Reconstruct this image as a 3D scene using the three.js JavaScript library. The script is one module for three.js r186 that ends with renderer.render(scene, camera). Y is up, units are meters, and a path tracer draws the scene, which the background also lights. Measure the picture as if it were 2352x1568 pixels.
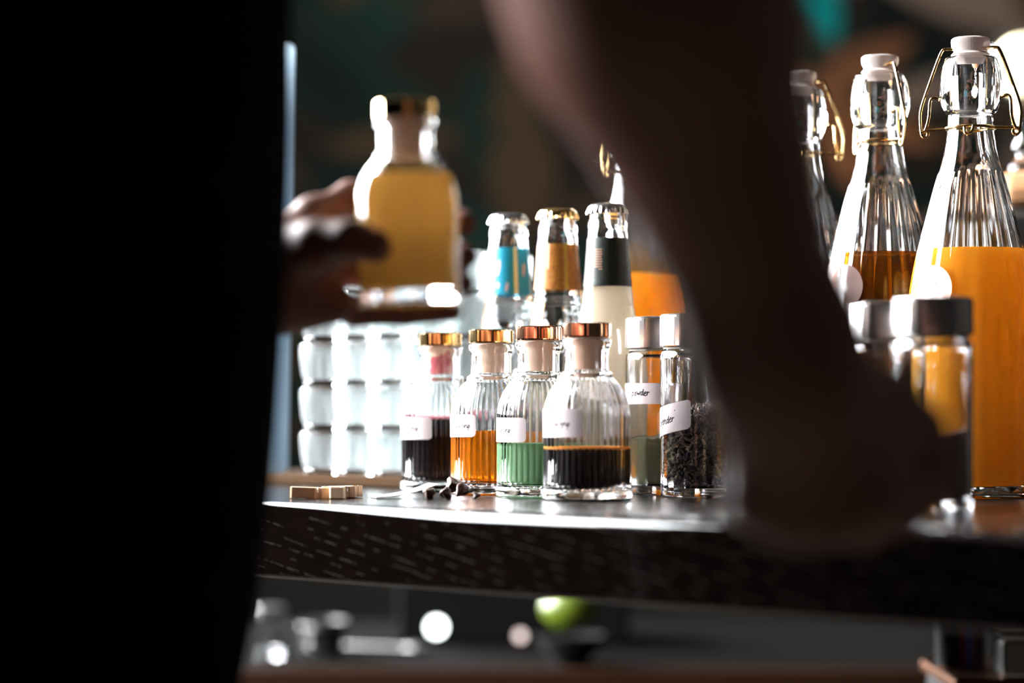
import * as THREE from 'three';
import { RectAreaLightUniformsLib } from 'three/addons/lights/RectAreaLightUniformsLib.js';
import { mergeGeometries, mergeVertices, toCreasedNormals } from 'three/addons/utils/BufferGeometryUtils.js';
import { RoundedBoxGeometry } from 'three/addons/geometries/RoundedBoxGeometry.js';

// ------------------------------------------------------------------ camera, sky, light, exposure
const F = 5553, CY = 1.0582, HORIZON = 950;              // focal length in pixels of the 2352 x 1568 frame, eye height, row of the horizon
const scene = new THREE.Scene();
const camera = new THREE.PerspectiveCamera(2 * Math.atan(784 / F) * 180 / Math.PI, 1.5, 0.05, 40);
camera.position.set(0, CY, 0);
camera.lookAt(0, CY, -1);
camera.setViewOffset(2352, 1568, 0, 784 - HORIZON, 2352, 1568);
camera.focus = 1.70;
camera.userData.fStop = 2.55;

const renderer = new THREE.WebGLRenderer();
renderer.toneMapping = THREE.LinearToneMapping;
renderer.toneMappingExposure = 8.6;
renderer.shadowMap.enabled = true;
RectAreaLightUniformsLib.init();

scene.background = new THREE.Color(0.86, 0.95, 1.08);
scene.backgroundIntensity = 1.4;

const WIN = { x: -1.9, z0: -6.2, z1: -1.5, y0: 1.2, y1: 3.25 };   // the big side window
const daylight = new THREE.RectAreaLight(new THREE.Color(0.94, 0.98, 1.0), 8, WIN.z1 - WIN.z0 - 0.1, WIN.y1 - WIN.y0 - 0.1);
daylight.name = 'window_daylight';
daylight.position.set(WIN.x + 0.01, (WIN.y0 + WIN.y1) / 2, (WIN.z0 + WIN.z1) / 2);
daylight.lookAt(5, (WIN.y0 + WIN.y1) / 2, (WIN.z0 + WIN.z1) / 2);
daylight.rotation.set(0, -Math.PI / 2, 0);
scene.add(daylight);

// ------------------------------------------------------------------ helpers
function rng(seed) { let s = seed >>> 0; return () => { s = (s + 0x6d2b79f5) | 0; let t = Math.imul(s ^ (s >>> 15), 1 | s); t = (t + Math.imul(t ^ (t >>> 7), 61 | t)) ^ t; return ((t ^ (t >>> 14)) >>> 0) / 4294967296; }; }
const V = (x, y, z) => new THREE.Vector3(x, y, z);
const at = (px, py, d) => V((px - 1176) / F * d, CY + (HORIZON - py) / F * d, -d);   // a point at depth d
const names = new Map();
function numbered(n) { const k = names.get(n) ?? 0; names.set(n, k + 1); return k ? `${n}_${String(k).padStart(3, '0')}` : n; }
function tag(o, label, category, group) { o.userData.label = label; o.userData.category = category; if (group) o.userData.group = group; return o; }
function thing(name, label, category, p = [0, 0, 0], turn = 0, group) {
  const o = new THREE.Group(); o.name = numbered(name); scene.add(o);
  o.position.set(...(p.isVector3 ? p.toArray() : p)); o.rotation.y = turn;
  return tag(o, label, category, group);
}
function part(name, geo, mat, parent, label) {
  const m = new THREE.Mesh(geo, mat); m.name = name; parent.add(m);
  if (label) m.userData.label = label;
  return m;
}
function struct(name, geo, mat) { const m = new THREE.Mesh(geo, mat); m.name = name; m.userData.kind = 'structure'; scene.add(m); return m; }
function copy(o, label, name) { const c = o.clone(); c.name = numbered(name); scene.add(c); if (label) c.userData.label = label; return c; }
const box = (w, h, d, x = 0, y = 0, z = 0) => new THREE.BoxGeometry(w, h, d).translate(x, y, z);
const rbox = (w, h, d, r, x = 0, y = 0, z = 0, seg = 2) => new RoundedBoxGeometry(w, h, d, seg, r).translate(x, y, z);
const lathe = (pts, seg = 64) => new THREE.LatheGeometry(pts.map(([r, h]) => new THREE.Vector2(r, h)), seg);
const tube = (pts, r, seg = 40, rad = 8, closed = false, tension = 0.5) => new THREE.TubeGeometry(new THREE.CatmullRomCurve3(pts, closed, 'catmullrom', tension), seg, r, rad, closed);
function ball(p, r, w = 16, h = 10) { return new THREE.SphereGeometry(r, w, h).translate(p.x, p.y, p.z); }
// a lathe whose profile is smoothed by a spline and creased where the profile turns sharply
function turned(pts, seg = 64, angle = 0.7) { return toCreasedNormals(lathe(pts, seg), angle); }
function spline(pts, n) { return new THREE.CatmullRomCurve3(pts.map(([r, h]) => V(r, h, 0)), false, 'centripetal').getPoints(n).map((p) => [Math.max(0, p.x), p.y]); }

// surface of revolution whose radius also depends on the angle: rows of [r, h, depth of fluting]; caps close it on the axis
function fluted(rows, seg, shape) {
  const pos = [], idx = [], n = rows.length;
  for (const [r, h, a] of rows) for (let i = 0; i <= seg; i++) { const f = i / seg * Math.PI * 2, R = r + (a ? a * shape(f) : 0); pos.push(R * Math.sin(f), h, R * Math.cos(f)); }
  for (let k = 0; k < n - 1; k++) for (let i = 0; i < seg; i++) { const a = k * (seg + 1) + i, b = a + seg + 1; idx.push(a, a + 1, b + 1, a, b + 1, b); }
  const g = new THREE.BufferGeometry();
  g.setAttribute('position', new THREE.Float32BufferAttribute(pos, 3)); g.setIndex(idx);
  return g;
}
function welded(g, crease = 0) {
  for (const k of Object.keys(g.attributes)) if (k !== 'position') g.deleteAttribute(k);
  g = mergeVertices(g, 1e-7);
  if (crease) return toCreasedNormals(g, crease);
  g.computeVertexNormals();
  return g;
}
const bare = (g) => { g = g.index ? g.toNonIndexed() : g; for (const k of Object.keys(g.attributes)) if (k !== 'position' && k !== 'normal') g.deleteAttribute(k); return g; };
const merge = (list) => mergeGeometries(list.map(bare));

function canvasTexture(w, h, draw, repeat) {
  const c = document.createElement('canvas'); c.width = w; c.height = h;
  draw(c.getContext('2d'), w, h);
  const t = new THREE.CanvasTexture(c); t.colorSpace = THREE.SRGBColorSpace; t.magFilter = THREE.LinearFilter;
  if (repeat) t.wrapS = t.wrapT = THREE.RepeatWrapping;
  return t;
}
function noise2(seed) {
  const R = rng(seed), g = Array.from({ length: 256 * 256 }, R);
  const at_ = (x, y) => g[((y & 255) << 8) | (x & 255)], s = (t) => t * t * (3 - 2 * t);
  return (x, y) => { const xi = Math.floor(x), yi = Math.floor(y), u = s(x - xi), v = s(y - yi); return (at_(xi, yi) * (1 - u) + at_(xi + 1, yi) * u) * (1 - v) + (at_(xi, yi + 1) * (1 - u) + at_(xi + 1, yi + 1) * u) * v; };
}
function dataTexture(n, f, srgb = true) {
  const d = new Uint8Array(n * n * 4);
  for (let y = 0; y < n; y++) for (let x = 0; x < n; x++) { const c = f(x / n, y / n), o = (y * n + x) * 4; for (let k = 0; k < 3; k++) d[o + k] = Math.max(0, Math.min(255, c[k])); d[o + 3] = 255; }
  const t = new THREE.DataTexture(d, n, n, THREE.RGBAFormat); t.magFilter = THREE.LinearFilter; t.minFilter = THREE.LinearFilter; t.wrapS = t.wrapT = THREE.RepeatWrapping;
  if (srgb) t.colorSpace = THREE.SRGBColorSpace;
  t.needsUpdate = true; return t;
}
const lin = (r, g, b) => new THREE.Color().setRGB(r, g, b);
const std = (color, roughness = 0.6, metalness = 0, more = {}) => new THREE.MeshStandardMaterial({ color, roughness, metalness, ...more });
const phys = (o) => new THREE.MeshPhysicalMaterial(o);

// ------------------------------------------------------------------ materials
const glass = phys({ color: 0xffffff, roughness: 0, transmission: 1, thickness: 0.003, ior: 1.5 }); glass.name = 'clear glass';
const thinGlass = phys({ color: lin(0.84, 0.87, 0.87), roughness: 0.34, transmission: 1, thickness: 0, ior: 1.5 }); thinGlass.name = 'cut glass wall';
const paneGlass = phys({ color: 0xffffff, roughness: 0, transmission: 1, thickness: 0, ior: 1.5 });
const clearFluid = (r, g, b, d) => phys({ color: 0xffffff, roughness: 0, transmission: 1, thickness: 0.04, ior: 1.34, attenuationColor: lin(r, g, b), attenuationDistance: d });
const cloudy = (r, g, b, tr = 0.62) => phys({ color: lin(r, g, b), roughness: 1, transmission: tr, thickness: 0, ior: 1.05, specularIntensity: 0.1 });
const gold = std(lin(0.95, 0.62, 0.25), 0.07, 1), copper = std(lin(0.95, 0.5, 0.3), 0.07, 1), brass = std(lin(0.8, 0.52, 0.22), 0.16, 1);
const steel = std(lin(0.62, 0.6, 0.58), 0.27, 1), tin = std(lin(0.7, 0.69, 0.68), 0.2, 1);
const stopperStuff = phys({ color: lin(0.68, 0.49, 0.37), roughness: 0.6, transmission: 0.25, thickness: 0 });
const porcelain = phys({ color: lin(0.62, 0.53, 0.5), roughness: 0.3, transmission: 0.3, thickness: 0 });
const blackCloth = phys({ color: lin(0.003, 0.003, 0.0033), roughness: 1, specularIntensity: 0.03 });
const skin = std(lin(0.24, 0.1, 0.07), 0.5);

// ------------------------------------------------------------------ the room
{
  const T = 0.2, X0 = WIN.x, X1 = 5.5, Z0 = -8, Z1 = 4, H = 3.55;
  const n1 = noise2(11), n2 = noise2(12);
  const plaster = phys({ color: lin(0.02, 0.018, 0.0165), roughness: 1, specularIntensity: 0.05 });
  // a dark botanical wall print: leaves in teal, olive and brown on near black
  const mural = canvasTexture(1536, 1024, (c, w, h) => {
    const R = rng(5);
    c.fillStyle = '#221f1e'; c.fillRect(0, 0, w, h);
    const leaf = (x, y, l, a, col) => { c.save(); c.translate(x, y); c.rotate(a); c.fillStyle = col; c.beginPath(); c.moveTo(0, 0); c.quadraticCurveTo(l * 0.5, -l * 0.34, l, 0); c.quadraticCurveTo(l * 0.5, l * 0.34, 0, 0); c.fill(); c.restore(); };
    const tones = ['#1c2825', '#22302b', '#17201f', '#332b26', '#2b2422', '#1a2c2b', '#403429', '#151a1b'];
    for (let k = 0; k < 620; k++) leaf(R() * w, R() * h, 60 + R() * 130, R() * 6.3, tones[Math.floor(R() * tones.length)]);
    for (let k = 0; k < 70; k++) leaf(w * 0.40 + R() * w * 0.5, R() * h * 0.6, 70 + R() * 130, R() * 6.3, ['#6e5f58', '#7a675e', '#5c514c'][k % 3]);
    for (let k = 0; k < 14; k++) leaf(w * 0.398 + (R() - 0.5) * 44 - 30, h * 0.27 + (R() - 0.5) * 44, 60 + R() * 60, R() * 6.3, ['#00727a', '#085b60', '#0d7f84'][k % 3]);
    for (let k = 0; k < 12; k++) leaf(w * 0.405 + (R() - 0.5) * 40, h * 0.42 + (R() - 0.5) * 60, 40 + R() * 50, R() * 6.3, ['#7b5138', '#6b4733'][k % 2]);
  });
  const paint = phys({ color: lin(0.2, 0.18, 0.155), roughness: 1, specularIntensity: 0, map: mural });
  const back = new THREE.BoxGeometry(X1 - X0 + 2 * T, H, T).translate((X0 + X1) / 2, H / 2, Z0 - T / 2);
  struct('wall_back', back, paint);
  struct('wall_right', box(T, H, Z1 - Z0, X1 + T / 2, H / 2, (Z0 + Z1) / 2), plaster);
  struct('wall_front', box(X1 - X0 + 2 * T, H, T, (X0 + X1) / 2, H / 2, Z1 + T / 2), plaster);
  const b = WIN;
  struct('wall_left', merge([
    box(T, b.y0, Z1 - Z0, X0 - T / 2, b.y0 / 2, (Z0 + Z1) / 2), box(T, H - b.y1, Z1 - Z0, X0 - T / 2, (H + b.y1) / 2, (Z0 + Z1) / 2),
    box(T, b.y1 - b.y0, b.z0 - Z0, X0 - T / 2, (b.y0 + b.y1) / 2, (Z0 + b.z0) / 2), box(T, b.y1 - b.y0, Z1 - b.z1, X0 - T / 2, (b.y0 + b.y1) / 2, (Z1 + b.z1) / 2)]), plaster);
  struct('ceiling', box(X1 - X0 + 2 * T, T, Z1 - Z0 + 2 * T, (X0 + X1) / 2, H + T / 2, (Z0 + Z1) / 2), plaster);
  const tile = dataTexture(256, (u, v) => { const g = 36 + 18 * n1(u * 40, v * 40) + 12 * n2(u * 9, v * 9); return [g * 1.05, g * 0.92, g * 0.82]; });
  tile.repeat.set(4, 6);
  struct('floor', box(X1 - X0 + 2 * T, T, Z1 - Z0 + 2 * T, (X0 + X1) / 2, -T / 2, (Z0 + Z1) / 2), phys({ color: 0xffffff, roughness: 0.7, specularIntensity: 0.2, map: tile }));
  struct('added_dark_panel_1', box(X1 - X0, 0.75, 0.03, (X0 + X1) / 2, 0.375, Z0 + 0.015), phys({ color: lin(0.005, 0.0045, 0.004), roughness: 1, specularIntensity: 0.03 }));  // dark panel added so the lower back wall reads black
  const w = new THREE.Group(); w.name = 'window_1'; w.userData.kind = 'structure'; scene.add(w);
  w.position.set(X0 - 0.1, (b.y0 + b.y1) / 2, (b.z0 + b.z1) / 2);
  const ww = b.z1 - b.z0, hh = b.y1 - b.y0, fm = std(lin(0.03, 0.028, 0.026), 0.5);
  part('window_frame', merge([box(0.06, 0.05, ww, 0, hh / 2 - 0.025, 0), box(0.06, 0.05, ww, 0, -hh / 2 + 0.025, 0), box(0.06, hh, 0.05, 0, 0, ww / 2 - 0.025), box(0.06, hh, 0.05, 0, 0, -ww / 2 + 0.025), box(0.05, hh, 0.045, 0, 0, ww / 6), box(0.05, hh, 0.045, 0, 0, -ww / 6)]), fm, w);
  for (const k of [-1, 0, 1]) part('pane', box(0.004, hh - 0.1, ww / 3 - 0.05, 0, 0, k * ww / 3), paneGlass, w);
}

// ------------------------------------------------------------------ the bar counter (turned 45 degrees: its near edge runs from far left to near right)
const EDGE = V(-0.1668, 1.0, -1.608), TURN = -Math.PI / 4, THICK = 0.0504;
const onBar = (u, v) => V(EDGE.x + (u + v) * Math.SQRT1_2, 1.0, EDGE.z + (u - v) * Math.SQRT1_2);
{
  const bar = thing('bar_counter', 'thick dark-stained oak bar counter whose rounded front edge catches the window light', 'counter', [EDGE.x, 0, EDGE.z], TURN);
  const L0 = -0.5, L1 = 1.25, D = 0.95, r2 = 0.004;
  // cross-section in (z, y), swept along x, with uv in metres
  const edgeRadius = (u) => { const T = [[-0.5, 0.002], [0, 0.0022], [0.06, 0.0036], [0.121, 0.0058], [0.208, 0.0084], [0.337, 0.0095], [0.6, 0.0095], [1.25, 0.0095]]; for (let k = 1; k < T.length; k++) if (u <= T[k][0] + 1e-9) return T[k - 1][1] + (T[k][1] - T[k - 1][1]) * (u - T[k - 1][0]) / (T[k][0] - T[k - 1][0]); return 0.0095; };  // rounding radius of the top edge, growing towards the right
  const stations = [L0, -0.25, -0.1, -0.03]; for (let u = 0; u <= 0.4; u += 0.02) stations.push(u); stations.push(0.6, 0.9, L1);
  const section = (r1) => { const ring = []; const arc = (cz, cy, r, a0, a1, n) => { for (let i = 0; i <= n; i++) { const a = a0 + (a1 - a0) * i / n; ring.push([cz + r * Math.cos(a), cy + r * Math.sin(a), Math.cos(a), Math.sin(a)]); } }; arc(-r1, 1 - r1, r1, Math.PI / 2, 0, 12); arc(-r2, 1 - THICK + r2, r2, 0, -Math.PI / 2, 8); return ring; };
  const sweep = (rings) => {
    const pos = [], nor = [], uv = [], idx = [], n = rings[0].length;
    rings.forEach((ring, k) => ring.forEach(([z, y, nz, ny]) => { pos.push(stations[k], y, z); nor.push(0, ny, nz); uv.push(stations[k], (1 - y) - z * 0.25); }));
    for (let k = 0; k < rings.length - 1; k++) for (let i = 0; i < n - 1; i++) { const a = k * n + i, b = a + n; idx.push(a, a + 1, b, b, a + 1, b + 1); }
    const g = new THREE.BufferGeometry(); g.setAttribute('position', new THREE.Float32BufferAttribute(pos, 3)); g.setAttribute('normal', new THREE.Float32BufferAttribute(nor, 3)); g.setAttribute('uv', new THREE.Float32BufferAttribute(uv, 2)); g.setIndex(idx); return g;
  };
  const frontG = sweep(stations.map((u) => section(edgeRadius(u))));
  const topG = sweep(stations.map((u) => [[-D, 1, 0, 1], [-edgeRadius(u), 1, 0, 1]]));
  const underG = sweep(stations.map(() => [[-r2, 1 - THICK, 0, -1], [-D, 1 - THICK, 0, -1]]));
  const ends = box(0.002, THICK - 0.012, D - 0.012, L0 + 0.001, 1 - THICK / 2, -D / 2), end2 = box(0.002, THICK - 0.012, D - 0.012, L1 - 0.001, 1 - THICK / 2, -D / 2), rear = box(L1 - L0, THICK, 0.002, (L0 + L1) / 2, 1 - THICK / 2, -D + 0.001);
  // oak with open grain: window glints painted as pale dashes along slanting growth lines
  const n1 = noise2(21), n2 = noise2(22), n3 = noise2(23);
  const N = 2048;
  const poreGlints = new Float32Array(N * N), R = rng(77);
  for (let k = 0; k < 10; k++) {                       // growth lines on the 0.5 m x 0.0625 m tile of the front face
    let yl = (k / 10) * N;
    for (let x = 0; x < N; x++) {
      const wob = (n1(x / 190, k * 7.3) - 0.5) * 70 + (n2(x / 40, k * 3.1) - 0.5) * 22;
      const on = n3(x / 34, k * 11.7) > 0.5 && n2(x / 9, k * 5.7 + 40) > 0.3;
      if (!on) continue;
      const yy = yl + wob, wd = 5 + 11 * n1(x / 15, k * 9.1 + 60);
      for (let q = -wd; q <= wd; q++) { const Y = ((Math.round(yy + q) % N) + N) % N; poreGlints[Y * N + x] = Math.max(poreGlints[Y * N + x], (1 - Math.abs(q) / wd) * (0.35 + 0.65 * R())); }
    }
  }
  const oakMap = dataTexture(1024, (u, v) => {
    const i = Math.floor(v * N) * N + Math.floor(u * N), p = Math.max(poreGlints[i], poreGlints[i + 1] ?? 0), g = n1(u * 30, v * 8) * 0.5 + n2(u * 90, v * 14) * 0.5;
    return [24 + 14 * g + 150 * p, 17 + 9 * g + 152 * p, 14 + 8 * g + 150 * p];
  });
  const oakRough = dataTexture(512, (u, v) => { const g = 96 + 40 * n1(u * 60, v * 60); return [g, g, g]; }, false);
  for (const t of [oakMap, oakRough]) { t.repeat.set(2, 16); t.rotation = 0.0; }
  // growth lines slant: shear the lookup by a small rotation of the repeat frame
  oakMap.matrixAutoUpdate = false; oakMap.matrix.set(2, 0, 0, -3.0, 16, 0, 0, 0, 1);
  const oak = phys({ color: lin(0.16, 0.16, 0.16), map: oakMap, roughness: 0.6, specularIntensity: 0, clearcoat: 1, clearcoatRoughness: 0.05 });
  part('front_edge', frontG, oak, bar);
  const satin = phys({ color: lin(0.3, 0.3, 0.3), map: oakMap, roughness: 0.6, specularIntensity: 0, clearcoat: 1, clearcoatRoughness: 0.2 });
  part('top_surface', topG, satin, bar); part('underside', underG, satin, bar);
  part('end_board', merge([ends, end2, rear]), std(lin(0.01, 0.008, 0.007), 0.5), bar);
  for (const [x, z] of [[-0.44, -0.08], [0.95, -0.87], [1.18, -0.08], [1.18, -0.87]]) part('leg', rbox(0.07, 1 - THICK, 0.07, 0.006, x, (1 - THICK) / 2, z), blackCloth, bar);
}

// ------------------------------------------------------------------ handwriting: a single-stroke alphabet, x-height 1
const GLYPHS = {
  a: [0.85, [[0.75, 0.8], [0.45, 1], [0.1, 0.6], [0.2, 0.05], [0.5, 0.05], [0.75, 0.75], [0.75, 0.1], [0.95, 0.02]]], c: [0.75, [[0.7, 0.85], [0.35, 1], [0.08, 0.5], [0.3, 0], [0.7, 0.15]]],
  C: [1.0, [[0.9, 1.5], [0.5, 1.7], [0.08, 0.9], [0.35, 0], [0.9, 0.25]]], d: [0.9, [[0.7, 0.8], [0.4, 1], [0.08, 0.5], [0.3, 0], [0.65, 0.3], [0.72, 1.8], [0.72, 0.1], [0.9, 0.05]]],
  e: [0.75, [[0.1, 0.5], [0.6, 0.6], [0.55, 0.95], [0.3, 1], [0.08, 0.5], [0.3, 0], [0.7, 0.2]]], h: [0.85, [[0.1, 1.8], [0.12, 0], [0.15, 0.6], [0.45, 1], [0.65, 0.7], [0.68, 0], [0.8, 0.05]]],
  i: [0.4, [[0.15, 1], [0.16, 0.1], [0.35, 0.05]], [[0.16, 1.4], [0.2, 1.45]]], k: [0.75, [[0.1, 1.8], [0.12, 0]], [[0.6, 0.95], [0.14, 0.45], [0.65, 0]]], l: [0.4, [[0.12, 1.8], [0.14, 0.1], [0.35, 0.05]]],
  n: [0.85, [[0.1, 1], [0.12, 0], [0.16, 0.6], [0.45, 1], [0.65, 0.75], [0.68, 0.05], [0.8, 0.05]]], o: [0.8, [[0.4, 1], [0.08, 0.5], [0.35, 0], [0.7, 0.5], [0.4, 1]]],
  p: [0.85, [[0.12, 1], [0.1, -0.85]], [[0.12, 0.7], [0.45, 1], [0.72, 0.6], [0.45, 0.02], [0.12, 0.2]]], r: [0.65, [[0.1, 1], [0.14, 0], [0.16, 0.6], [0.35, 0.95], [0.6, 0.9]]],
  s: [0.65, [[0.55, 0.95], [0.2, 0.95], [0.15, 0.65], [0.5, 0.4], [0.45, 0.05], [0.08, 0.08]]], t: [0.55, [[0.25, 1.5], [0.25, 0.1], [0.5, 0.05]], [[0.05, 1.0], [0.5, 1.05]]],
  u: [0.85, [[0.1, 1], [0.14, 0.2], [0.4, 0], [0.65, 0.4], [0.68, 1], [0.7, 0.05], [0.85, 0.05]]], v: [0.75, [[0.08, 1], [0.35, 0.02], [0.68, 1]]], w: [1.05, [[0.06, 1], [0.28, 0.02], [0.5, 0.8], [0.72, 0.02], [0.98, 1]]],
  y: [0.8, [[0.1, 1], [0.2, 0.3], [0.6, 0.5]], [[0.68, 1], [0.55, 0], [0.2, -0.85]]], g: [0.8, [[0.65, 0.9], [0.35, 1], [0.1, 0.5], [0.4, 0.1], [0.65, 0.9], [0.6, -0.5], [0.2, -0.8]]], O: [1.1, [[0.5, 1.7], [0.08, 0.9], [0.45, 0], [0.95, 0.8], [0.5, 1.7]]], R: [1, [[0.15, 0], [0.15, 1.7], [0.7, 1.6], [0.7, 1], [0.15, 0.85], [0.85, 0]]], ' ': [0.7],
};
function write(c, text, x, y, size, width, color, seed = 1, skew = 0.12) {
  const R = rng(seed); c.strokeStyle = color; c.lineWidth = width; c.lineCap = 'round'; c.lineJoin = 'round';
  for (const ch of text) {
    const [adv, ...strokes] = GLYPHS[ch], lift = (R() - 0.5) * 0.16;
    for (const st of strokes) {
      const q = st.map(([a, b]) => [x + (a + skew * b) * size, y - (b + lift) * size]);
      c.beginPath(); c.moveTo(...q[0]);
      for (let i = 1; i < q.length - 1; i++) c.quadraticCurveTo(...q[i], (q[i][0] + q[i + 1][0]) / 2, (q[i][1] + q[i + 1][1]) / 2);
      c.lineTo(...q[q.length - 1]); c.stroke();
    }
    x += adv * size;
  }
}
// a paper label wrapped round a cylinder: angles in radians (0 faces +z, positive to the right), heights in metres
function wrapped(R, a0, a1, h0, h1, round = 0.003, tilt = 0, nu = 28, nv = 14, Rof) {
  const pos = [], uv = [], idx = [], w = R * (a1 - a0), h = h1 - h0;
  for (let j = 0; j <= nv; j++) {
    const y = j / nv * h, e = Math.min(y, h - y), inset = e < round ? round - Math.sqrt(Math.max(0, round * round - (round - e) ** 2)) : 0;
    for (let i = 0; i <= nu; i++) {
      const x = inset + (w - 2 * inset) * i / nu, a = a0 + x / R, Y = h0 + y + tilt * (x - w / 2), rr = Rof ? Rof(Y) : R;
      pos.push(rr * Math.sin(a), Y, rr * Math.cos(a)); uv.push(x / w, y / h);
    }
  }
  for (let j = 0; j < nv; j++) for (let i = 0; i < nu; i++) { const a = j * (nu + 1) + i, b = a + nu + 1; idx.push(a, a + 1, b + 1, a, b + 1, b); }
  const g = new THREE.BufferGeometry(); g.setAttribute('position', new THREE.Float32BufferAttribute(pos, 3)); g.setAttribute('uv', new THREE.Float32BufferAttribute(uv, 2)); g.setIndex(idx); g.computeVertexNormals();
  return g;
}
const deg = Math.PI / 180;
const paper = (map) => phys({ color: lin(0.46, 0.4, 0.41), map, roughness: 0.8, transmission: 0.1, thickness: 0, specularIntensity: 0.3 });
function note(text, w, h, size, x, y, seed) {
  return canvasTexture(w, h, (c) => { c.fillStyle = '#fffdfb'; c.fillRect(0, 0, w, h); write(c, text, x, y, size, size * 0.24, '#0c0a12', seed); });
}

// ------------------------------------------------------------------ syrup bottles
const RIB = 40, ribShape = (f) => Math.abs(Math.cos(f * RIB / 2)) - 0.5;
const syrupGlass = (() => {
  const rows = [[0, 0.0006, 0], [0.026, 0.0006, 0], [0.0288, 0, 0], [0.0302, 0.0009, 0], [0.0307, 0.0024, 0], [0.0307, 0.005, 0], [0.0303, 0.0064, 0], [0.0294, 0.007, 0], [0.0288, 0.0074, 0.0008]];
  for (let k = 1; k <= 8; k++) rows.push([0.0289, 0.0074 + k * 0.0058, 0.0008]);
  for (const [r, h, a] of [[0.0287, 0.058, 0.0008], [0.0282, 0.0625, 0.00075], [0.0272, 0.067, 0.0007], [0.0257, 0.0712, 0.00065], [0.0238, 0.0749, 0.0006], [0.0218, 0.078, 0.0005], [0.0196, 0.0805, 0.0003], [0.0178, 0.0824, 0.0001], [0.0177, 0.0838, 0], [0.0176, 0.085, 0], [0.0168, 0.0862, 0], [0.0152, 0.087, 0], [0.0147, 0.0882, 0], [0.0146, 0.094, 0], [0.0147, 0.1, 0], [0.0152, 0.1028, 0], [0.0162, 0.1044, 0], [0.0167, 0.106, 0], [0.0166, 0.1078, 0], [0.0158, 0.1088, 0], [0.0142, 0.1088, 0]]) rows.push([r, h, a]);
  for (const [r, h] of [[0.0128, 0.108], [0.0122, 0.104], [0.0121, 0.095], [0.0122, 0.087], [0.0135, 0.0848], [0.0165, 0.0815], [0.0205, 0.0768], [0.0235, 0.071], [0.0252, 0.0648], [0.0259, 0.058], [0.026, 0.04], [0.026, 0.012], [0.0252, 0.0095], [0.023, 0.0085], [0, 0.0085]]) rows.push([r, h, 0]);
  return welded(fluted(rows, 320, ribShape));
})();
const cavityR = (h) => h < 0.058 ? 0.0262 : 0.0262 - (h - 0.058) * 0.12;
function fluidGeo(top, bottom = 0.0083, Rof = cavityR, seg = 64, ribs = 0) {
  const pts = [[0, bottom], [Rof(bottom) - 0.004, bottom], [Rof(bottom) - 0.0012, bottom + 0.0012], [Rof(bottom + 0.004), bottom + 0.004]];
  for (let k = 1; k <= 20; k++) { const h = bottom + 0.004 + (top - 0.0012 - bottom - 0.004) * k / 20; pts.push([Rof(h), h]); }
  pts.push([Rof(top) - 0.0004, top - 0.0003], [Rof(top) - 0.0016, top - 0.0009], [0, top - 0.0009]);
  if (ribs) return welded(fluted(pts.map(([r, h], i) => [r, h, i > 2 && i < pts.length - 2 ? ribs : 0]), 320, ribShape), 0.6);
  return welded(lathe(pts, seg), 0.6);
}
const capGeo = turned([[0, 0.1195], [0.0145, 0.1195], [0.0156, 0.1192], [0.0162, 0.1185], [0.0163, 0.1175], [0.0163, 0.1105], [0.0161, 0.1098], [0.0155, 0.1095], [0, 0.1095]].reverse(), 96, 0.5);
const stopperGeo = turned([[0, 0.0868], [0.0086, 0.0868], [0.0097, 0.0878], [0.01, 0.095], [0.0101, 0.1], [0.0104, 0.1035], [0.0122, 0.1082], [0.0142, 0.109], [0.0142, 0.11], [0, 0.11]], 64, 0.5);
const inkedStopper = canvasTexture(256, 128, (c) => { c.fillStyle = '#d0a78e'; c.fillRect(0, 0, 256, 128); const R = rng(9); c.fillStyle = '#b02840'; for (let k = 0; k < 26; k++) { c.globalAlpha = 0.5; c.beginPath(); c.ellipse(((k * 41) % 256), 52 + R() * 56, 8 + R() * 14, 6 + R() * 14, 0, 0, 7); c.fill(); } });
const colaStopper = canvasTexture(256, 128, (c) => { c.fillStyle = '#bd947c'; c.fillRect(0, 0, 256, 128); const R = rng(19); c.fillStyle = '#4a1a0c'; for (let k = 0; k < 22; k++) { c.globalAlpha = 0.6; c.beginPath(); c.ellipse(52 + R() * 26, 30 + R() * 80, 5 + R() * 8, 12 + R() * 16, 0, 0, 7); c.fill(); } });
function syrupBottle({ px, d, level, fluid, cap, name, label, text, textX, a0, a1, h0, h1, stopper, tx = 512, tilt = 0, seed, edge }) {
  const p = at(px, 950, d); p.y = 1.0;
  const t = thing(name, label, 'bottle', p, Math.atan2(-p.x, -p.z) + Math.PI);
  t.rotation.y = Math.atan2(p.x, p.z) + Math.PI;
  part('glass_body', syrupGlass, glass, t);
  part('syrup', fluidGeo(level, 0.0083, cavityR, 64, 0.0011), fluid, t);
  if (edge) part('syrup_meniscus', new THREE.TorusGeometry(0.0253, 0.0012, 8, 96).rotateX(Math.PI / 2).translate(0, level, 0), edge, t);
  part('stopper', stopperGeo, stopper ?? stopperStuff, t);
  part('cap', capGeo, cap, t);
  if (text) {
    const H = Math.round(tx * (h1 - h0) / (0.0296 * (a1 - a0) * deg));
    part('paper_label', wrapped(0.0296, a0 * deg, a1 * deg, h0, h1, 0.0028, tilt), paper(note(text, tx, H, tx * 0.042, textX * tx, H * 0.6, seed)), t);
  }
  return t;
}
const cola = phys({ color: lin(0.004, 0.002, 0.0015), roughness: 0.6, specularIntensity: 0.1 }), berry = phys({ color: lin(0.005, 0.0015, 0.002), roughness: 0.6, specularIntensity: 0.1 }), tinted = (r, g, b, k) => phys({ color: lin(r, g, b), roughness: k, transmission: 0.95, thickness: 0, ior: 1.05 }), amber = tinted(0.82, 0.4, 0.035, 0.46), whisky = tinted(0.45, 0.2, 0.03, 0.4);
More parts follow.
